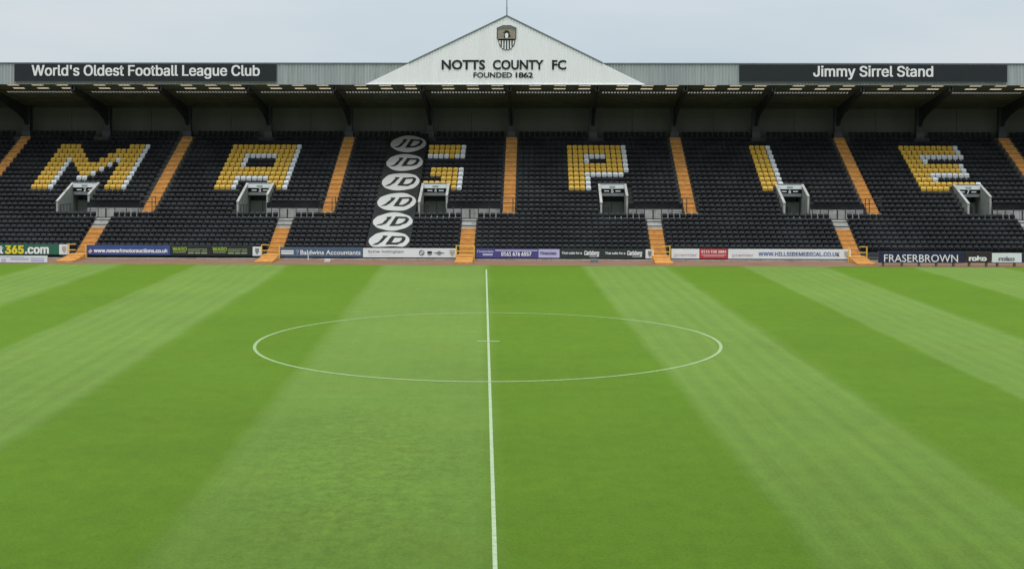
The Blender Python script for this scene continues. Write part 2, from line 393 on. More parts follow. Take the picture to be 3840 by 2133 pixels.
for x in XL:                                            # low steps out on the track
    fl = MB().box(x - .60, x + .60, 88.75, 89.6, .0, .12).build('stair_flight', 'stair_paint', stand)
    for a, b, z0, z in ((89.6, 90.3, 0, .16), (90.3, 91.0, 0, .23), (91.0, 91.95, 0, .34)):
        MB().box(x - .56, x + .56, a, b, z0, z).build('stair_step', 'stair_paint', fl)

# back wall, panels, columns with plinths, tapering cantilever beams
zroof = lambda y: 12.23 - .16 * (y - 101.6)
wall = MB().box(XEND0, XEND1, 111.25, 111.45, 0, 11.0).build('back_wall', 'wall_cladding', stand)
for k in range(len(XCOL) - 1):
    a, b = XCOL[k], XCOL[k + 1]; mid = (a + b) / 2
    for s, e in ((a + .03, mid - .015), (mid + .015, b - .03)):
        MB().box(s, e, 111.16, 111.24, 8.2, 10.02).build('cladding_panel', 'wall_cladding', wall)
        MB().box(s, e, 111.18, 111.24, 10.06, 10.75).build('cladding_panel', 'wall_cladding', wall)
for x in XCOL:
    c = MB(); c.box(x - .24, x + .24, 110.0, 110.04, 8.0, 10.8); c.box(x - .24, x + .24, 110.46, 110.5, 8.0, 10.8); c.box(x - .03, x + .03, 110.04, 110.46, 8.0, 10.8)
    c.box(x - .30, x - .24, 110.1, 110.4, 8.0, 10.6)
    col = c.build('column', 'dark_steel', stand)
    MB().box(x - .34, x + .34, 109.8, 110.55, 7.9, 8.75).build('plinth', 'plinth_grey', col)
    y0, y1 = 101.75, 110.0
    top = [(y, zroof(y) - .12) for y in (y1, y0)]
    low = [(101.75, zroof(101.75) - .42), (104.5, 11.15), (108.3, 10.2), (109.4, 9.75), (110.0, 9.3)]
    b = MB().prism([(y1, zroof(y1) - .12)] + [(y0, zroof(y0) - .12)] + low, 'x', x - .05, x + .05)
    b.box(x - .16, x + .16, 101.75, 101.79, zroof(101.75) - .42, zroof(101.75) - .13)
    for (ya, za), (yb, zb) in zip(low[:-1], low[1:]):
        b.prism([(ya, za), (yb, zb), (yb, zb - .05), (ya, za - .05)], 'x', x - .11, x + .11)
    b.build('cantilever_beam', 'dark_steel', stand)

# roof with translucent sheets
SKX = []
for k in range(len(XCOL) - 1):
    m_ = (XCOL[k] + XCOL[k + 1]) / 2 + .5
    SKX += [m_ - 1.86, m_, m_ + 1.86]
slots = []
for k in range(len(XCOL) - 1):
    a, b = XCOL[k] + .45, XCOL[k + 1] - .35; n = 25
    slots += [a + (b - a) * (j + .5) / n for j in range(n)]
def slab(g, x0, x1, ya, yb, t=.07):
    g.prism([(ya, zroof(ya) + t), (yb, zroof(yb) + t), (yb, zroof(yb)), (ya, zroof(ya))], 'x', x0, x1)
g = MB(); X0, X1 = XEND0 - .3, XEND1 + .3
bands = [(101.62, 101.86, None), (101.86, 102.34, 'a'), (102.34, 103.04, None), (103.04, 103.50, 'b'), (103.50, 104.4, None), (104.4, 105.0, 's'), (105.0, 111.6, None)]
for ya, yb, k in bands:
    if k is None: slab(g, X0, X1, ya, yb)
    elif k in 'ab':
        for s, e in cut(X0, X1, [(x - .45, x + .45) for x in SKX]): slab(g, s, e, ya, yb)
    else:
        for s, e in cut(X0, X1, [(x - .062, x + .062) for x in slots]): slab(g, s, e, ya, yb)
roof = g.build('roof', 'roof_sheet', stand)
for x in SKX:
    for ya, yb in ((101.86, 102.34), (103.04, 103.50)):
        s = MB(); s.quad(*[(xx, yy, zroof(yy) + .02) for xx, yy in ((x - .449, ya), (x + .449, ya), (x + .449, yb), (x - .449, yb))]); s.build('skylight', 'skylight_sheet', roof)
s = MB()
for x in slots: s.quad(*[(xx, yy, zroof(yy) + .02) for xx, yy in ((x - .06, 104.4), (x + .06, 104.4), (x + .06, 105.0), (x - .06, 105.0))])
s.build('roof_light_slots', 'slot_sheet', roof, kind='stuff')
for y in (103.72, 107.6):
    MB().box(X0, X1, y, y + .06, zroof(y) - .08, zroof(y) - .01).build('purlin', 'dark_steel', roof)
for sx in (XEND0 - .1, XEND1 + .1):                     # closed ends of the stand
    MB().box(sx - .1, sx + .1, 92.4, 111.5, 0, 2.2).build('end_wall', 'grey_render', stand)
    MB().prism([(99, 0), (111.5, 0), (111.5, zroof(111.5)), (101.7, zroof(101.7)), (101.7, 8.5), (99, 5.5)], 'x', sx - .08, sx + .08).build('end_wall', 'wall_cladding', stand)

# fascia: trapezoidal cladding
def corrugated(x0, x1, y, zb, ztop, pitch=.226, depth=.035):
    g = MB(); x = x0; pts = []
    while x < x1:
        for f_, o_ in ((0, 0), (.42, 0), (.54, depth), (.88, depth)): pts.append((min(x + f_ * pitch, x1), y + o_))
        x += pitch
    pts.append((x1, y))
    for (xa, ya), (xb, yb) in zip(pts[:-1], pts[1:]):
        if xb - xa < 1e-5: continue
        za, zb_ = ztop(xa), ztop(xb)
        if za <= zb + 1e-4 and zb_ <= zb + 1e-4: continue
        g.quad((xa, ya, zb), (xb, yb, zb), (xb, yb, max(zb_, zb)), (xa, ya, max(za, zb)))
    return g
fas = corrugated(XEND0 - .3, XEND1 + .3, 101.50, 12.20, lambda x: 13.74).build('fascia', 'fascia_cladding', stand)
MB().box(XEND0 - .3, XEND1 + .3, 101.56, 101.66, 12.24, 13.74).build('fascia_backing', 'dark_steel', fas)
MB().box(XEND0 - .35, XEND1 + .35, 101.44, 101.70, 13.745, 13.83).build('fascia_cap', 'fascia_cap', fas)
MB().box(XEND0 - .35, XEND1 + .35, 101.47, 101.62, 12.185, 12.199).build('fascia_trim', 'fascia_cap', fas)
GX0, GX1, GXA, GZ = -12.77, 8.05, -2.25, 17.27
def gz(x): return 12.22 + (GZ - 12.22) * ((x - GX0) / (GXA - GX0) if x < GXA else (GX1 - x) / (GX1 - GXA))
gab = corrugated(GX0, GX1, 101.38, 12.22, gz, pitch=.21, depth=.028).build('gable', 'gable_cladding', stand)
MB().prism([(GX0 + .25, 12.24), (GX1 - .25, 12.24), (GXA, GZ - .12)], 'y', 101.415, 101.44).build('gable_backing', 'gable_cladding', gab)
MB().box(GX0, GX1, 101.33, 101.44, 12.20, 12.235).build('gable_trim', 'gable_cladding', gab)
for xe in (GX0, GX1):
    xs_ = GXA + (xe - GXA) * (GZ - 13.77) / (GZ - 12.22)
    MB().prism([(xs_, 13.77), (GXA, GZ), (GXA, GZ + .11), (xs_, 13.88)], 'y', 101.33, 101.47).build('verge_trim', 'fascia_cap', gab)
    sgn = -1 if xe < GXA else 1
    g = MB(); g.quad((GXA, 101.45, GZ + .02), (xs_, 101.45, 13.78), (xs_, 101.95, 13.78), (GXA, 101.95, GZ + .02)); g.build('gable_roof', 'roof_top', gab)
g = MB(); g.prism([(GX0 + .4, 12.4), (GX1 - .4, 12.4), (GXA, GZ - .05)], 'y', 101.90, 101.94); g.build('gable_back', 'roof_top', gab)
for w_, a_, b_ in (('NOTTS', -7.09, -3.85), ('COUNTY', -3.28, .50), ('FC', 1.12, 2.18)): text('gable_lettering', w_, a_, b_, 13.32, .71, 101.345, 'black_letter', gab, bold=.028, helv=False)
text('gable_lettering', '1862', -1.58, -.28, 12.72, .39, 101.345, 'black_letter', gab, bold=.02, spacing=.9, helv=False)
text('gable_lettering', 'FOUNDED', -4.72, -1.85, 12.72, .39, 101.345, 'black_letter', gab, bold=.02, helv=False)
mast = MB().bar((-2.25, 101.6, 17.1), (-2.25, 101.6, 23.5), .045, 8)
mast.bar((-2.25, 101.6, 17.1), (-2.25, 101.6, 18.0), .06, 8)
mast.build('flagpole', 'mast_grey', label='slim grey pole rising from the peak of the white gable', category='flagpole')

# crest on the gable
cr_ = thing('club_crest', (-2.25, 101.3, 14.79), 'bronze shield crest with black and white stripes, high on the white gable', 'crest')
sx0, sx1, st, sb = -2.91, -1.59, 16.58, 14.79; cxm = -2.25
def shieldw(z):                                          # half width of the shield at height z
    if z > 15.55: return .65
    t = (15.55 - z) / (15.55 - sb); return .56 * math.sqrt(max(0, 1 - t ** 1.9)) + .02
pts = []
for i in range(13): z = 15.55 - (15.55 - sb) * i / 12; pts.append((cxm + shieldw(z - 1e-4 if i == 0 else z), z))
poly = [(cxm + .65, 15.55)] + pts + [(2 * cxm - p, q) for p, q in reversed(pts)] + [(cxm - .65, 15.55), (cxm - .66, 16.4), (cxm - .5, 16.46), (cxm - .25, 16.57), (cxm + .25, 16.57), (cxm + .5, 16.46), (cxm + .66, 16.4)]
MB().prism([(cxm + (p - cxm) * 1.09, 15.6 + (q_ - 15.6) * 1.045) for p, q_ in poly], 'y', 101.345, 101.375).build('shield_rim', 'black_letter', cr_)
MB().prism(poly, 'y', 101.33, 101.343).build('shield', 'white_letter', cr_)
MB().prism([(cxm - .65, 15.55), (cxm + .65, 15.55), (cxm + .66, 16.4), (cxm + .5, 16.46), (cxm + .25, 16.57), (cxm - .25, 16.57), (cxm - .5, 16.46), (cxm - .66, 16.4)], 'y', 101.31, 101.328).build('upper_field', 'crest_bronze', cr_)
MB().prism([(cxm - .63, 16.22), (cxm - .3, 16.33), (cxm + .3, 16.33), (cxm + .63, 16.22), (cxm + .64, 16.38), (cxm + .25, 16.54), (cxm - .25, 16.54), (cxm - .64, 16.38)], 'y', 101.295, 101.308).build('scroll', 'crest_green', cr_)
for k, x in enumerate((-.40, -.2, 0.0, .2, .40)):
    zb = min(15.5, 15.55 - (15.55 - sb) * (max(0, 1 - (abs(x) / .58) ** 2)) ** .52) + .03
    MB().box(cxm + x - .045, cxm + x + .045, 101.315, 101.328, zb, 15.53).build('stripe', 'black_letter', cr_)
MB().prism([(cxm - .6, 15.50), (cxm + .6, 15.50), (cxm + .62, 15.60), (cxm - .62, 15.60)], 'y', 101.29, 101.309).build('band', 'black_plinth', cr_)
b = MB(); disc(b, cxm, 16.13, .17, .10, 101.285, 101.305, 12); b.box(cxm - .26, cxm + .22, 101.285, 101.305, 16.03, 16.09)
b.prism([(cxm - .22, 15.80), (cxm - .12, 16.03), (cxm - .10, 15.78), (cxm - .14, 15.64)], 'y', 101.285, 101.305)
b.prism([(cxm + .13, 15.66), (cxm + .30, 15.80), (cxm + .17, 16.03), (cxm + .11, 15.9)], 'y', 101.285, 101.305)
b.build('bird_dark', 'black_letter', cr_)
b = MB(); disc(b, cxm, 15.84, .12, .20, 101.28, 101.3, 14); b.build('bird_breast', 'white_letter', cr_)

# long signs on the fascia
def longsign(x0, x1, z0, z1, txt, tx0, tx1, zb, cap, label):
    t = thing('fascia_sign', ((x0 + x1) / 2, 101.38, z0), label, 'sign')
    MB().box(x0, x1, 101.34, 101.46, z0, z1).build('sign_panel', 'sign_black', t)
    f = MB(); f.box(x0 - .03, x1 + .03, 101.335, 101.45, z0 - .035, z0); f.build('sign_edge', 'board_frame', t)
    text('lettering', txt, tx0, tx1, zb, cap, 101.315, 'white_letter', t, bold=.018)
longsign(-39.1, -19.43, 12.41, 13.70, "World's Oldest Football League Club", -37.8, -20.66, 12.84, .77, 'long black sign with white lettering on the left part of the roof fascia')
longsign(15.0, 34.73, 12.43, 13.69, 'Jimmy Sirrel Stand', 20.45, 29.29, 12.83, .76, 'long black sign with white lettering on the right part of the roof fascia')

# ------------------------------------------------------------------ entrances cut in the terrace
nums = {k: str(k + 1) for k in range(0, 8)}
for k, x in enumerate(XV):
    num = k + 1 if False else {0: 1, 1: 1}.get(k, k)
for k, x in enumerate(XV):
    num = str(k + 1)
    # entrances in view carry 2..7; XV[0] lies left of the frame
    num = str(int(round((x - (-7.5)) / 13.1)) + 4)
    por = MB().box(x - .895, x + .895, 101.205, 101.5, 3.95, 4.88).build('entrance_portal', 'grey_panel', stand)
    p = MB(); p2 = MB()
    p.prism([(98.0, FLOOR), (101.5, FLOOR), (101.5, 4.86), (101.3, 4.80), (98.0, 3.56)], 'x', x - 1.02, x - .90)
    p2.prism([(99.1, FLOOR), (101.5, FLOOR), (101.5, 4.86), (101.3, 4.80), (99.1, 4.02)], 'x', x + .90, x + 1.02)
    p.build('side_wall', 'grey_render', por); p2.build('side_wall', 'grey_render', por)
    c = MB(); c2 = MB()
    c.prism([(97.9, 3.56), (101.3, 4.80), (101.3, 4.87), (97.9, 3.63)], 'x', x - 1.05, x - .87)
    c2.prism([(99.0, 4.02), (101.3, 4.80), (101.3, 4.87), (99.0, 4.09)], 'x', x + .87, x + 1.05)
    c.box(x - 1.03, x - .90, 97.93, 97.995, 2.5, 3.57); c2.box(x + .90, x + 1.03, 99.03, 99.095, FLOOR, 4.03)
    c.build('coping', 'pale_concrete', por); c2.build('coping', 'pale_concrete', por)
    MB().box(x - .89, x + .89, 101.05, 101.16, 4.50, 4.78).build('header_sign', 'board_white', por)
    MB().box(x - .22, x + .22, 101.035, 101.048, 4.57, 4.71).build('header_mark', 'header_green', por)
    MB().box(x - .86, x + .86, 101.11, 101.20, 4.19, 4.47).build('number_panel', 'black_plinth', por)
    text('number', num, x - .09, x + .09, 4.20, .27, 101.085, 'white_letter', por, bold=.02)
    for s in (-1, 1): MB().box(x + s * .42 - .18, x + s * .42 + .18, 101.09, 101.108, 4.29, 4.36).build('direction_bar', 'white_letter', por)
    MB().box(x - .86, x + .86, 101.12, 101.20, 3.95, 4.175).build('notice_panel', 'grey_panel', por)
    g = MB()
    g.box(x - 1.02, x - .93, 101.5, 103.4, FLOOR, 3.98); g.box(x + .93, x + 1.02, 101.5, 103.4, FLOOR, 3.98)
    g.box(x - 1.0, x + 1.0, 101.5, 103.4, 3.985, 4.08); g.box(x - 1.0, x + 1.0, 103.4, 103.5, FLOOR, 4.05)
    g.build('tunnel_lining', 'tunnel_dark', por)
    g = MB(); g.box(x - .9, x - .02, 102.2, 102.27, FLOOR, 3.5); g.box(x + .02, x + .9, 102.2, 102.27, FLOOR, 3.5); g.build('tunnel_door', 'tunnel_dark', por)
    a, b = PASS[k]
    MB().box(x - 1.04, b, 97.42, 98.7, FLOOR - .12, FLOOR).build('passage_floor', 'terrace_concrete', por)
    MB().box(x - .92, x + .92, 98.7, 103.4, FLOOR - .12, FLOOR - .002).build('passage_floor', 'grey_render', por)
    n = 4; w_ = (b - a - .1) / n
    for j in range(n): MB().box(a + .06 + j * w_, a + .06 + (j + 1) * w_ - .02, 98.60, 98.72, FLOOR, 3.14).build('passage_wall_panel', 'pale_concrete', por)
    MB().box(a + .05, b, 98.56, 98.66, 3.145, 3.52).build('seat_row_screen', 'black_plastic', por)
    # black railing along the front of the passage
    place = {2: 'below the big yellow letter M', 3: 'below the big yellow letter A', 4: 'beside the banner with white ovals', 5: 'below the big yellow letter P',
             6: 'below the big yellow letter I', 7: 'below the big yellow letter E'}.get(int(num), 'outermost on the left' if int(num) < 2 else 'outermost on the right')
    xl = min(XL, key=lambda q: abs(q - (x + 2.8)))
    r = thing('crowd_railing', ((a + b) / 2, 97.66, FLOOR), 'thin black railing right of entrance %s, %s' % (num, place), 'railing', 'black railings along the cross passages')
    for s, e in ((a, xl - .6), (xl + .6, b - .1)):
        m_ = max(2, int((e - s) / .62))
        for j in range(m_ + 1):
            xx = s + (e - s) * j / m_
            MB().bar((xx, 97.66, FLOOR), (xx, 97.66, 3.28 + random.uniform(-.03, .06)), .032, 6).build('post', 'dark_steel', r)
        MB().bar((s, 97.66, 2.98), (e, 97.66, 2.98), .022, 6).build('rail', 'dark_steel', r)
    MB().box(xl - .05, xl + .05, 97.5, 97.56, FLOOR, 3.12).build('centre_post', 'dark_steel', r)
    # fence inside the entrance
    r2 = MB()
    for j in range(4): r2.bar((x - .78 + j * .14, 98.2 + .25 * j, FLOOR), (x - .78 + j * .14, 98.2 + .25 * j, 3.35), .03, 6)
    r2.bar((x - .80, 98.2, 3.36), (x - .30, 99.05, 3.36), .025, 6)
    r2.build('entrance_rail', 'dark_steel', por)

# black hoops at the foot of the upper stairs
for x in XA:
    i = int(round((x + 2.0) / 13.04))
    nm = {-3: 'at far left edge', -2: 'between letters M and A', -1: 'between letter A and the banner', 0: 'between letters G and P, middle of the stand', 1: 'between letters P and I',
          2: 'between letters I and E', 3: 'right of letter E'}.get(i, 'beyond the far left edge' if i < 0 else 'beyond the right edge')
    r = thing('stair_barrier', (x, 98.0, tread(14)), 'black tube barrier at upper stair foot, ' + nm, 'barrier', 'black barriers at the foot of the upper stairs')
    for s in (-.56, .30 if i <= 0 else -.28, .56):
        MB().bar((x + s, 98.0, tread(14) - .3), (x + s, 98.0, 3.98 if abs(s) > .5 else 3.9), .03, 6).build('post', 'dark_steel', r)
    for z in (3.97, 3.56): MB().bar((x - .56, 98.0, z), (x + .56, 98.0, z), .024, 6).build('rail', 'dark_steel', r)

# yellow gates where the lower stairs meet the track
for x in XL:
    i = int(round((x + 4.78) / 13.1))
    nm = {-2: 'between the green and blue advertising boards', -1: 'right of the board with lime green words', 0: 'right of the white board, middle of the stand', 1: 'right of the dark green board',
          2: 'right of the long white board with the red panel', 3: 'beyond the right-hand boards'}.get(i, ('left of the green board' if i == -3 else 'outermost left') if i < 0 else 'outermost right')
    r = thing('stair_gate', (x, 91.4, 0), 'yellow gate frame at stair foot, ' + nm, 'gate', 'yellow gates along the trackside')
    for s in (-.60, .60): MB().box(x + s - .035, x + s + .035, 91.3, 91.37, .0, 1.02).build('gate_post', 'gate_yellow', r)
    for z in (.97, .60, .20): MB().box(x - .56, x - .08 if i < 0 else x + .56, 91.31, 91.36, z, z + .05).build('gate_rail', 'gate_yellow', r) if i <= 0 else MB().box(x + .08, x + .56, 91.31, 91.36, z, z + .05).build('gate_rail', 'gate_yellow', r)

# ------------------------------------------------------------------ seats
def rrect(w, z0, z1, c):
    return [(-w + c, z0), (w - c, z0), (w, z0 + c), (w, z1 - c), (w - c, z1), (-w + c, z1), (-w, z1 - c), (-w, z0 + c)]
def seat_geom():
    g = MB(); W_ = .183
    n = len(g.v); bend = lambda x: .03 * (1 - (x / W_) ** 2)
    cols = [(-W_, 1), (-W_ * .55, 0), (0, 0), (W_ * .55, 0), (W_, 1)]; lev = [(.175, .0), (.35, .005), (.43, .035), (.485, .085)]
    for front in (0, 1):
        for x, e in cols:
            for k_, (z, dy) in enumerate(lev):
                if e: z = {0: .205, 3: .455}.get(k_, z)
                g.v.append((x, bend(x) + dy - (.028 if front == 0 else 0), z))
    q = lambda f, c_, t: n + f * 20 + c_ * 4 + t
    for c_ in range(4):
        for t in range(3):
            g.f += [(q(0, c_, t), q(0, c_ + 1, t), q(0, c_ + 1, t + 1), q(0, c_, t + 1)), (q(1, c_ + 1, t), q(1, c_, t), q(1, c_, t + 1), q(1, c_ + 1, t + 1))]
        g.f += [(q(0, c_, 3), q(0, c_ + 1, 3), q(1, c_ + 1, 3), q(1, c_, 3)), (q(0, c_ + 1, 0), q(0, c_, 0), q(1, c_, 0), q(1, c_ + 1, 0))]
    for t in range(3): g.f += [(q(0, 0, t), q(0, 0, t + 1), q(1, 0, t + 1), q(1, 0, t)), (q(0, 4, t + 1), q(0, 4, t), q(1, 4, t), q(1, 4, t + 1))]
    n = len(g.v)                                           # tipped-up pan in front of the backrest
    for y in (-.105, -.065):
        for px, pz in rrect(.155, .12, .335, .03): g.v.append((px, y + (.335 - pz) * .22 - .02, pz))
    g.f.append(tuple(range(n, n + 8))); g.f.append(tuple(range(n + 15, n + 7, -1)))
    for i in range(8): j = (i + 1) % 8; g.f.append((n + j, n + i, n + 8 + i, n + 8 + j))
    g.box(-.02, .02, -.05, .04, 0, .2)
    return g
SG = seat_geom()
smesh = {c: SG.mesh('seat_' + c, c + '_plastic') for c in ('black', 'yellow', 'white')}
LET = {
 'M': (6, ["YYYY.........YYYW", "YYYYY......YYYYYW", "YYYYYY....YYYYYYW", "YYYWYYY..YYYWYYYW", "YYYW.YYYYYYW.YYYW", "YYYW..YYYYW..YYYW", "YYYW...YYW...YYYW", "YYYW...WW....YYYW", "YYYW.........YYYW", "YYYW.........YYYW"]),
 'A': (8, ["YYYYYYYYYYYYW", "YYYYYYYYYYYYW", "YYYWWWWWWYYYW", "YYYW.....YYYW", "YYYW.....YYYW", "YYYYYYYYYYYYW", "YYYYYYYYYYYYW", "YYYWWWWWWYYYW", "YYYW.....YYYW", "YYYW.....YYYW"]),
 'G': (8, ["YYYYYYYYYYYYW", "YYYYYYYYYYYYW", "YYYWWWWWWWYWW", "YYYW.........", "YYYW.........", "YYYW...YYYYYW", "YYYW...YYYYYW", "YYYW.....YYYW", "YYYYYYYYYYYYW", "YYYYYYYYYYYYW"]),
 'P': (9, ["YYYYYYYYYYW", "YYYYYYYYYYW", "YYYWWWWYYYW", "YYYW...YYYW", "YYYYYYYYYYW", "YYYYYYYYYYW", "YYYWWWWWWW.", "YYYW.......", "YYYW.......", "YYYW......."]),
 'I': (12, ["YYYW"] * 10),
 'E': (9, ["YYYYYYYYYYW", "YYYYYYYYYYW", "YYYWWWWWWWW", "YYYW.......", "YYYYYYYYYW.", "YYYYYYYYYW.", "YYYWWWWWWW.", "YYYW.......", "YYYYYYYYYYW", "YYYYYYYYYYW"])}
BAN0, BAN1 = -11.66, -8.66
ORD = ['first', 'second', 'third', 'fourth', 'fifth', 'sixth', 'seventh', 'eighth', 'ninth', 'tenth', 'eleventh', 'twelfth', 'thirteenth', 'fourteenth', 'fifteenth', 'sixteenth', 'seventeenth',
       'eighteenth', 'nineteenth', 'twentieth', 'twenty-first', 'twenty-second', 'twenty-third', 'twenty-fourth', 'twenty-fifth', 'twenty-sixth', 'twenty-seventh', 'twenty-eighth', 'twenty-ninth', 'thirtieth']
LX = {'M': -37.75, 'A': -24.03, 'G': -11.03, 'P': 2.36, 'I': 16.66, 'E': 28.32}
seats = []     # (x, y, z, colour, key)
order = ['M', 'A', 'G', 'P', 'I', 'E']
for bi in range(-1, 9):
    # upper blocks between upper stairs
    lo = XA[bi] + .50 if bi >= 0 else XEND0 + .2
    hi = XA[bi + 1] - .50 if bi + 1 < len(XA) else XEND1 - .2
    if hi - lo < 1: continue
    p = .4225; let = order[bi - 1] if 1 <= bi <= 6 else None
    first = LX[let] if let else lo + ((hi - lo) % p) / 2
    s0 = int(math.floor((first - lo + .10) / p)); x0_ = first - s0 * p; n = int(math.floor((hi + .10 - x0_) / p))
    for i in range(-3, 15):
        d, zt = ROW[i]; z = zt - .48; rank = {}
        for s in range(n):
            x = x0_ + (s + .5) * p
            if i >= 9 and any(abs(x - v) < 1.22 for v in XV): continue
            if i >= 13 and any(a - .2 < x < b + .25 for a, b in PASS): continue
            if i <= -2 and any(abs(x - c) < .62 for c in XCOL): continue
            col = 'black'; key = None
            if let and 0 <= i <= 9:
                pat = LET[let][1]; q = s - s0
                if 0 <= q < len(pat[i]) and pat[i][q] != '.': col = 'yellow' if pat[i][q] == 'Y' else 'white'; key = (let, i, col)
            if BAN0 - .1 < x < BAN1 + .1:
                col = 'black'; key = ('hid',)
            seats.append([x, d, z, col, key])
for bi in range(-1, 9):
    lo = XL[bi] + .60 if bi >= 0 else XEND0 + .2
    hi = XL[bi + 1] - .60 if bi + 1 < len(XL) else XEND1 - .2
    n = int(round((hi - lo) / .42)); p = (hi - lo) / n
    for i in range(15, 23):
        d, zt = ROW[i]
        for s in range(n):
            x = lo + (s + .5) * p
            key = ('hid',) if BAN0 - .1 < x < BAN1 + .1 else ('low', bi, i, s)
            seats.append([x, d, zt - .48, 'black', key])
def visx(x, y): return abs(x / y + .01815) < .3755
blk = {1: 'behind the green board', 2: 'behind the blue and lime-lettered boards', 3: 'behind the steel-blue and white boards',
       4: 'behind the purple and dark green boards', 5: 'behind the long white and red board', 6: 'behind the navy board'}
far = {'black': MB(), 'yellow': MB(), 'white': MB()}
def tilt_add(mb, x, y, z):
    n = len(mb.v); j = random.uniform(-.012, .012)
    mb.v += [(x + a + j, y + b + j, z + c) for a, b, c in SG.v]; mb.f += [tuple(n + q for q in f_) for f_ in SG.f]
near = [s for s in seats if s[4] and s[4][0] == 'low' and visx(s[0], s[1]) and s[4][2] >= 21]
near.sort(key=lambda s: (s[1] * s[1] + s[0] * s[0])); near = near[:300]; nearid = {id(s) for s in near}
yel = [s for s in seats if s[3] == 'yellow']; yel.sort(key=lambda s: s[1]); yelid = {id(s) for s in yel[:300]}
whiteid = {id(s) for s in seats if s[3] == 'white'}
def seat_obj(s, label, group):
    o = bpy.data.objects.new(s[3] + '_seat', smesh[s[3]]); C.objects.link(o)
    o.location = (s[0] + random.uniform(-.008, .008), s[1] + random.uniform(-.01, .01), s[2]); o['label'] = label; o['category'] = 'seat'; o['group'] = group
for s in near: s.append(1)
by = {}
for s in seats:
    if id(s) in yelid or id(s) in whiteid: by.setdefault(s[4], []).append(s)
for key, lst in by.items():
    lst.sort(key=lambda s: s[0]); let, i, col = key; m_ = len(lst)
    nxt = 'next to the banner' if False else ''
    for q, s in enumerate(lst):
        where = 'top' if i == 0 else ('bottom' if i == 9 else ORD[i])
        pos = 'the only %s one' % col if m_ == 1 else '%s %s from left' % (ORD[q], col)
        seat_obj(s, '%s seat in the %s row of the big letter %s, %s' % (col, where, let, pos), '%s seats forming the big letters' % col)
rowsn = {22: 'front-row', 21: 'second-row'}
by = {}
for s in near: by.setdefault(s[4][1:3], []).append(s)
for (bi, i), lst in by.items():
    lst.sort(key=lambda s: s[0])
    for s in lst:
        q = s[4][3]
        # count from whichever end of the block is in the picture
        if bi <= 1: tot = max(t[4][3] for t in lst); pos = ORD[min(29, tot - q)] + " from the right"
        else: pos = ORD[min(29, q)] + " from the left"
        seat_obj(s, '%s black seat, %s, %s' % (rowsn[i], pos, blk.get(bi, 'outer block')), 'black seats in the two front rows')
for s in seats:
    if id(s) in nearid or id(s) in yelid or id(s) in whiteid: continue
    tilt_add(far[s[3]], s[0], s[1], s[2])
far['black'].build('black_seats', 'black_plastic', origin=(0, 100, 0), kind='stuff', label='thousands of black folding seats filling the terrace rows', category='seats')
if far['yellow'].v: far['yellow'].build('yellow_seats', 'yellow_plastic', origin=(0, 100, 0), kind='stuff', label='yellow seats in the topmost rows of the big seat letters', category='seats')

# ------------------------------------------------------------------ banner over the seats
prof = [(ROW[i][0], ROW[i][1] + .035) for i in range(-3, 24)]; prof.sort()
def bz(x, y):
    for (y0, z0), (y1, z1) in zip(prof[:-1], prof[1:]):
        if y <= y1 or (y1, z1) == prof[-1]:
            t = (y - y0) / (y1 - y0)
            if t < 0: t = 0
            t = min(t, 1.0); return z0 + (z1 - z0) * t - .03 * math.sin(math.pi * t) + .02 * math.sin(x * 3.1 + y * 1.7)
def sheet(uv_quads, off, name, m, parent, nu=6, nv=8):
    g = MB()
    for quad in uv_quads:
        (ax, ay), (bx, by_), (cx_, cy_), (dx, dy) = quad; idx = {}
        for iu in range(nu + 1):
            for iv in range(nv + 1):
                u, v = iu / nu, iv / nv
                x = (ax * (1 - u) + bx * u) * (1 - v) + (dx * (1 - u) + cx_ * u) * v
                y = (ay * (1 - u) + by_ * u) * (1 - v) + (dy * (1 - u) + cy_ * u) * v
                idx[iu, iv] = len(g.v); g.v.append((x, y - off * .4, bz(x, y) + off))
        for iu in range(nu):
            for iv in range(nv): g.f.append((idx[iu, iv], idx[iu + 1, iv], idx[iu + 1, iv + 1], idx[iu, iv + 1]))
    return g.build(name, m, parent)
ban = thing('draped_banner', (-10.16, 92.8, bz(-10, 92.8)), 'long black banner with six white ovals draped down the seats left of the letter G', 'banner')
sheet([((BAN0, 92.75), (BAN1, 92.75), (BAN1, 109.2), (BAN0, 109.2))], .02, 'cloth', 'banner_cloth', ban, 12, 150)
sheet([((BAN0, 92.75), (BAN1, 92.75), (BAN1, 109.2), (BAN0, 109.2))], .012, 'cloth_underside', 'banner_cloth', ban, 4, 75)
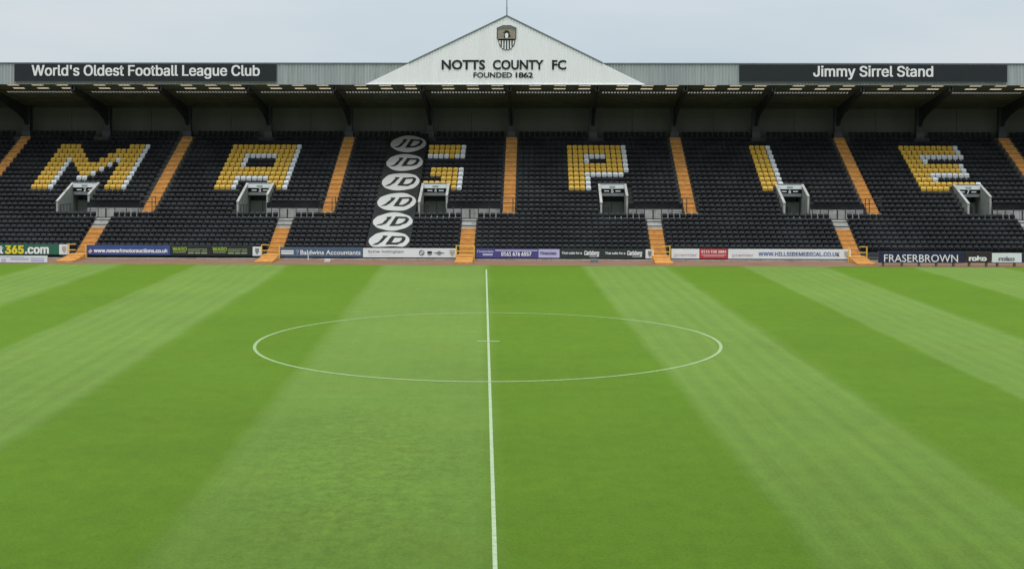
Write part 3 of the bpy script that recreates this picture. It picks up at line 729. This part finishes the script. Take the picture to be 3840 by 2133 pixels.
for cy_, hh in ((107.5, 1.34), (104.5, 1.32), (101.56, 1.30), (98.65, 1.24), (95.99, 1.19), (93.55, 1.12)):
    cx_, hw = -10.14, 1.40
    g = MB(); K, RR = 40, 10; g.v.append((cx_, cy_, bz(cx_, cy_) + .035))
    for r_ in range(1, RR + 1):
        for j in range(K):
            t = 2 * math.pi * j / K; x = cx_ + hw * r_ / RR * math.cos(t); y = cy_ + hh * r_ / RR * math.sin(t)
            y = max(y, 92.78); g.v.append((x, y - .014, bz(x, y) + .035))
    for j in range(K):
        g.f.append((0, 1 + j, 1 + (j + 1) % K))
        for r_ in range(RR - 1): a_ = 1 + r_ * K; g.f.append((a_ + j, a_ + K + j, a_ + K + (j + 1) % K, a_ + (j + 1) % K))
    ov = g.build('oval', 'banner_white', ban)
    def q(*p): return [(cx_ + u * hw, max(cy_ + v * hh, 92.8)) for u, v in p]
    J = [q((-.34, .50), (-.10, .50), (-.12, .36), (-.36, .36)), q((-.30, .36), (-.12, .36), (-.33, -.22), (-.53, -.22)), q((-.53, -.22), (-.33, -.22), (-.52, -.46), (-.80, -.50))]
    D = [q((.10, .50), (.30, .50), (.10, -.50), (-.14, -.50)), q((.30, .50), (.66, .50), (.66, .32), (.25, .32)), q((.66, .50), (.80, .34), (.62, .20), (.62, .32)),
         q((.80, .34), (.80, .10), (.60, .05), (.62, .22)), q((.80, .10), (.70, -.22), (.50, -.16), (.60, .05)), q((.70, -.22), (.42, -.50), (.34, -.30), (.50, -.16)), q((.42, -.50), (.08, -.50), (.12, -.30), (.34, -.30))]
    sheet([list(t) for t in J + D], .05, 'oval_lettering', 'banner_cloth', ov, 4, 6)

# ------------------------------------------------------------------ advertising boards
YB = 91.78
def board(name, x0, x1, z0, z1, segs, label, y=YB, plinth=True, legs=None):
    """segs: (x0, x1, material) faces side by side"""
    t = thing(name, ((x0 + x1) / 2, y, 0), label, 'advertising board')
    MB().box(x0, x1, y + .03, y + .09, z0 - .01, z1 + .01).build('backing', 'board_frame', t)
    for a, b, m_ in segs: MB().box(a, b, y, y + .029, z0, z1).build('panel', m_, t)
    if plinth: MB().box(x0 - .02, x1 + .02, y + .04, y + .12, .0, z0 - .012).build('plinth', 'black_plinth', t)
    if legs:
        for xx in legs: MB().box(xx - .05, xx + .05, y + .03, y + .30, 0, z0).build('support', 'board_frame', t)
    return t
def bars(t, m_, y, lst):
    for a, b, z0, z1 in lst: MB().box(a, b, y - .012, y - .001, z0, z1).build('small_print', m_, t)
def plaque(x, z0, z1, w, y, where, mm='crest_tan'):
    t = thing('crest_plaque', (x, y, z0), 'white plaque with faded crest, ' + where, 'plaque', 'crest plaques at the board ends')
    MB().box(x - w, x + w, y - .03, y - .001, z0, z1).build('plaque_panel', 'board_white', t)
    h_ = z1 - z0; k = .5 * (z0 + z1)
    MB().prism([(x - w * .42, k + h_ * .32), (x + w * .42, k + h_ * .32), (x + w * .42, k - h_ * .05), (x, k - h_ * .36), (x - w * .42, k - h_ * .05)], 'y', y - .045, y - .032).build('crest_mark', mm, t)
    return t
FY = YB
# green
t = board('advertising_board', -45.3, -32.33, .27, .94, [(-45.3, -32.33, 'board_green')], 'green advertising board with yellow numerals and white lettering, left of the leftmost stairs')
text('lettering', 't', -36.42, -36.14, .33, .52, FY - .02, 'white_letter', t, bold=.03)
text('numerals', '365', -36.02, -34.74, .33, .52, FY - .02, 'board_yellow', t, bold=.04)
text('lettering', '.com', -34.66, -33.03, .33, .56, FY - .02, 'white_letter', t, bold=.03)
plaque(-31.98, .28, .95, .34, FY - .0, 'at the right end of the green board'); MB
# blue + dark/lime
t = board('advertising_board', -30.46, -24.78, .26, .90, [(-30.46, -24.78, 'board_blue')], 'blue advertising board with one white line of web address')
text('lettering', 'www.newarkmotorauctions.co.uk', -29.97, -24.94, .42, .24, FY - .02, 'white_letter', t, bold=.03)
MB().prism([(-30.36, .45), (-30.2, .36), (-30.05, .5), (-30.2, .66)], 'y', FY - .02, FY - .001).build('emblem', 'text_rose', t)
t = board('advertising_board', -24.76, -19.20, .24, .86, [(-24.76, -19.20, 'board_dark')], 'black advertising board with two lime green words and small pale print')
for a in (-24.62, -21.90):
    text('lettering', 'WARD', a, a + .98, .54, .24, FY - .02, 'board_lime', t, bold=.03)
    bars(t, 'lime_pale', FY, [(a + .05, a + .9, .42, .47)])
    bars(t, 'lime_pale', FY, [(a + 1.05, a + 2.35, .66, .69), (a + 1.05, a + 1.9, .54, .59), (a + 2.0, a + 2.35, .54, .59), (a + 1.05, a + 1.45, .36, .45), (a + 1.52, a + 1.88, .36, .45), (a + 1.95, a + 2.35, .36, .45)])
plaque(-18.87, .23, .84, .30, FY, 'at the right end of the board with lime green words', 'text_grey')
# steel blue + white
t = board('advertising_board', -17.36, -11.72, .17, .80, [(-17.36, -11.72, 'board_steel')], 'steel-blue advertising board with white bars at its left end')
text('lettering', 'Baldwins Accountants', -15.94, -11.87, .32, .30, FY - .02, 'white_letter', t, bold=.012, helv=False)
bars(t, 'white_letter', FY, [(-17.24, -16.4, .50, .60), (-17.24, -16.4, .34, .45)])
text('emblem', '?', -16.24, -16.06, .32, .30, FY - .02, 'lilac', t)
t = board('advertising_board', -11.70, -5.36, .15, .77, [(-11.70, -5.36, 'board_white')], 'white advertising board with grey lettering, round emblems and a crest mark')
text('lettering', 'Sytner Nottingham', -11.36, -8.97, .47, .16, FY - .02, 'text_grey', t)
bars(t, 'text_rose', FY, [(-11.36, -9.9, .30, .315)])
g = MB(); disc(g, -7.74, .47, .19, .19, FY - .02, FY - .001, 20); ro = g.build('round_emblem', 'text_grey', t)
for s in (0, 1): MB().prism([(-7.74, .47)] + [(-7.74 + .12 * math.cos(R(90 * (2 * s) + a_)), .47 + .12 * math.sin(R(90 * (2 * s) + a_))) for a_ in (0, 30, 60, 90)], 'y', FY - .03, FY - .021).build('quadrant', 'board_white' if s else 'board_white', ro)
g = MB(); disc(g, -7.20, .43, .16, .13, FY - .02, FY - .001, 16); g.box(-7.36, -7.04, FY - .02, FY - .001, .44, .58); g.build('square_emblem', 'text_grey', t)
g = MB(); disc(g, -6.56, .45, .14, .14, FY - .02, FY - .001, 16); g.prism([(-6.95, .46), (-6.7, .40), (-6.7, .52)], 'y', FY - .02, FY - .001); g.prism([(-6.17, .46), (-6.42, .52), (-6.42, .40)], 'y', FY - .02, FY - .001); g.build('winged_emblem', 'text_grey', t)
g = MB(); g.prism([(-5.86, .66), (-5.50, .66), (-5.52, .42), (-5.68, .24), (-5.84, .42)], 'y', FY - .02, FY - .001); g.build('crest_mark', 'crest_tan', t)
# purple + dark green
t = board('advertising_board', -4.10, 1.58, .14, .76, [(-4.10, 1.58, 'board_purple')], 'purple advertising board with a white telephone number between two logos')
text('lettering', 'Financials', -4.0, -2.9, .50, .15, FY - .02, 'lilac', t, bold=.02); bars(t, 'lilac', FY, [(-3.62, -2.95, .30, .42)])
bars(t, 'lilac', FY, [(-2.78, .06, .60, .68)])
text('lettering', '0161 676 6557', -2.38, -.35, .28, .26, FY - .02, 'white_letter', t, bold=.03)
MB().box(.14, 1.54, FY - .010, FY - .001, .17, .73).build('logo_panel', 'lilac', t)
text('lettering', 'Financials', .26, 1.34, .38, .18, FY - .03, 'board_purple', t, bold=.02)
t = board('advertising_board', 1.60, 7.30, .14, .75, [(1.60, 7.30, 'board_deepgreen')], 'very dark green advertising board with a white slogan written twice')
for a, b, c_, d_ in ((1.69, 3.05, 3.20, 4.22), (4.61, 5.96, 6.09, 7.10)):
    text('lettering', 'That calls for a', a, b, .41, .15, FY - .02, 'white_letter', t, bold=.02)
    text('lettering', 'Carlsberg', c_, d_, .36, .28, FY - .02, 'white_letter', t, bold=.03, shear=.25)
    bars(t, 'white_letter', FY, [(c_ + .35, d_ - .02, .245, .275)])
plaque(7.60, .14, .75, .27, FY, 'at the right end of the dark green board', 'text_grey')
# white / red
t = board('advertising_board', 9.06, 21.06, .14, .79, [(9.06, 10.93, 'board_white'), (10.95, 12.85, 'board_red'), (12.87, 21.06, 'board_white')], 'long white advertising board with a red panel and blue web address')
text('lettering', 'premier', 9.27, 10.78, .30, .20, FY - .02, 'text_rose', t, bold=.01)
text('lettering', '0115 938 3884', 11.06, 12.74, .52, .17, FY - .02, 'white_letter', t, bold=.02)
bars(t, 'text_rose', FY, [(11.06, 12.74, .38, .42), (11.2, 12.6, .28, .32)])
text('lettering', 'premier', 13.14, 14.56, .30, .20, FY - .02, 'text_rose', t, bold=.01)
text('lettering', 'WWW.HILLSIDEMEDICAL.CO.UK', 14.89, 20.31, .34, .25, FY - .02, 'text_blue', t, bold=.02)
g = MB(); g.prism([(20.62, .66), (20.96, .66), (20.95, .42), (20.79, .24), (20.63, .42)], 'y', FY - .02, FY - .001); g.build('crest_mark', 'crest_tan', t)
# right-hand boards standing nearer the pitch
Y2 = 88.0
t = board('advertising_board', 21.95, 27.45, .24, .95, [(21.95, 27.45, 'board_navy')], 'dark navy advertising board with tall white capitals near the right edge', y=Y2, plinth=False, legs=[22.3, 23.5, 24.6, 25.7, 26.8])
text('lettering', 'FRASERBROWN', 22.32, 27.04, .29, .47, Y2 - .02, 'white_letter', t, bold=.0, helv=False)
t = board('advertising_board', 27.47, 29.16, .26, .95, [(27.47, 29.16, 'board_maroon')], 'small brown-black advertising board with a white four-letter word', y=Y2, plinth=False, legs=[27.8, 28.9])
text('lettering', 'roko', 27.73, 28.87, .38, .30, Y2 - .02, 'white_letter', t, bold=.04)
t = board('advertising_board', 29.22, 31.10, .28, .88, [(29.22, 31.10, 'board_white')], 'small white advertising board with a grey word at the right edge', y=Y2, plinth=False, legs=[29.6, 30.7])
text('lettering', 'roko', 29.63, 30.66, .40, .24, Y2 - .02, 'text_grey', t, bold=.04)
MB().box(29.16, 31.16, Y2 + .02, Y2 + .14, .24, .272).build('frame_edge', 'board_frame', t)
t = board('advertising_board', 31.15, 37.0, .28, .88, [(31.15, 37.0, 'board_navy')], 'dark board continuing past the right edge of the picture', y=Y2, plinth=False, legs=[32, 34, 36])
# lilac board lying at the pitch edge on the left
Y3 = 88.3
t = board('advertising_board', -44.0, -31.88, .03, .47, [(-44.0, -31.88, 'board_white')], 'low white and lilac trackside board at the bottom left of the stand', y=Y3, plinth=False, legs=[-40, -36, -32.2])
bars(t, 'lilac', Y3, [(-35.9, -33.4, .38, .42), (-34.3, -33.1, .20, .33), (-35.4, -35.2, .06, .30), (-34.9, -34.6, .08, .28), (-33.0, -32.1, .30, .35), (-36.6, -36.1, .10, .34)])
MB().box(-32.95, -32.1, Y3 - .012, Y3 - .001, .10, .26).build('small_print', 'lilac', t)

# small things on the track
def small(name, m_, x, y, w, h, label, cat):
    g = MB(); g.box(x - w, x + w, y, y + w * 1.4, 0, h * .72); g.prism([(x - w * 1.1, h * .72), (x + w * 1.1, h * .72), (x + w * .8, h), (x - w * .8, h)], 'y', y - .02, y + w * 1.4 + .02)
    return g.build(name, m_, label=label, category=cat)
small('sprinkler_cover', 'board_white', -13.85, 89.9, .18, .16, 'little white box on the clay track below the steel-blue board', 'box')
small('sprinkler_cover', 'grey_panel', 3.8, 89.7, .25, .24, 'little grey box on the clay track below the dark green board', 'box')
MB().bar((-15.3, 91.1, 0), (-15.3, 91.1, .32), .03, 6).bar((-15.3, 91.1, .32), (-15.3, 91.1, .36), .045, 6).build('marker_peg', 'board_white', label='thin white peg in front of the steel-blue board', category='peg')
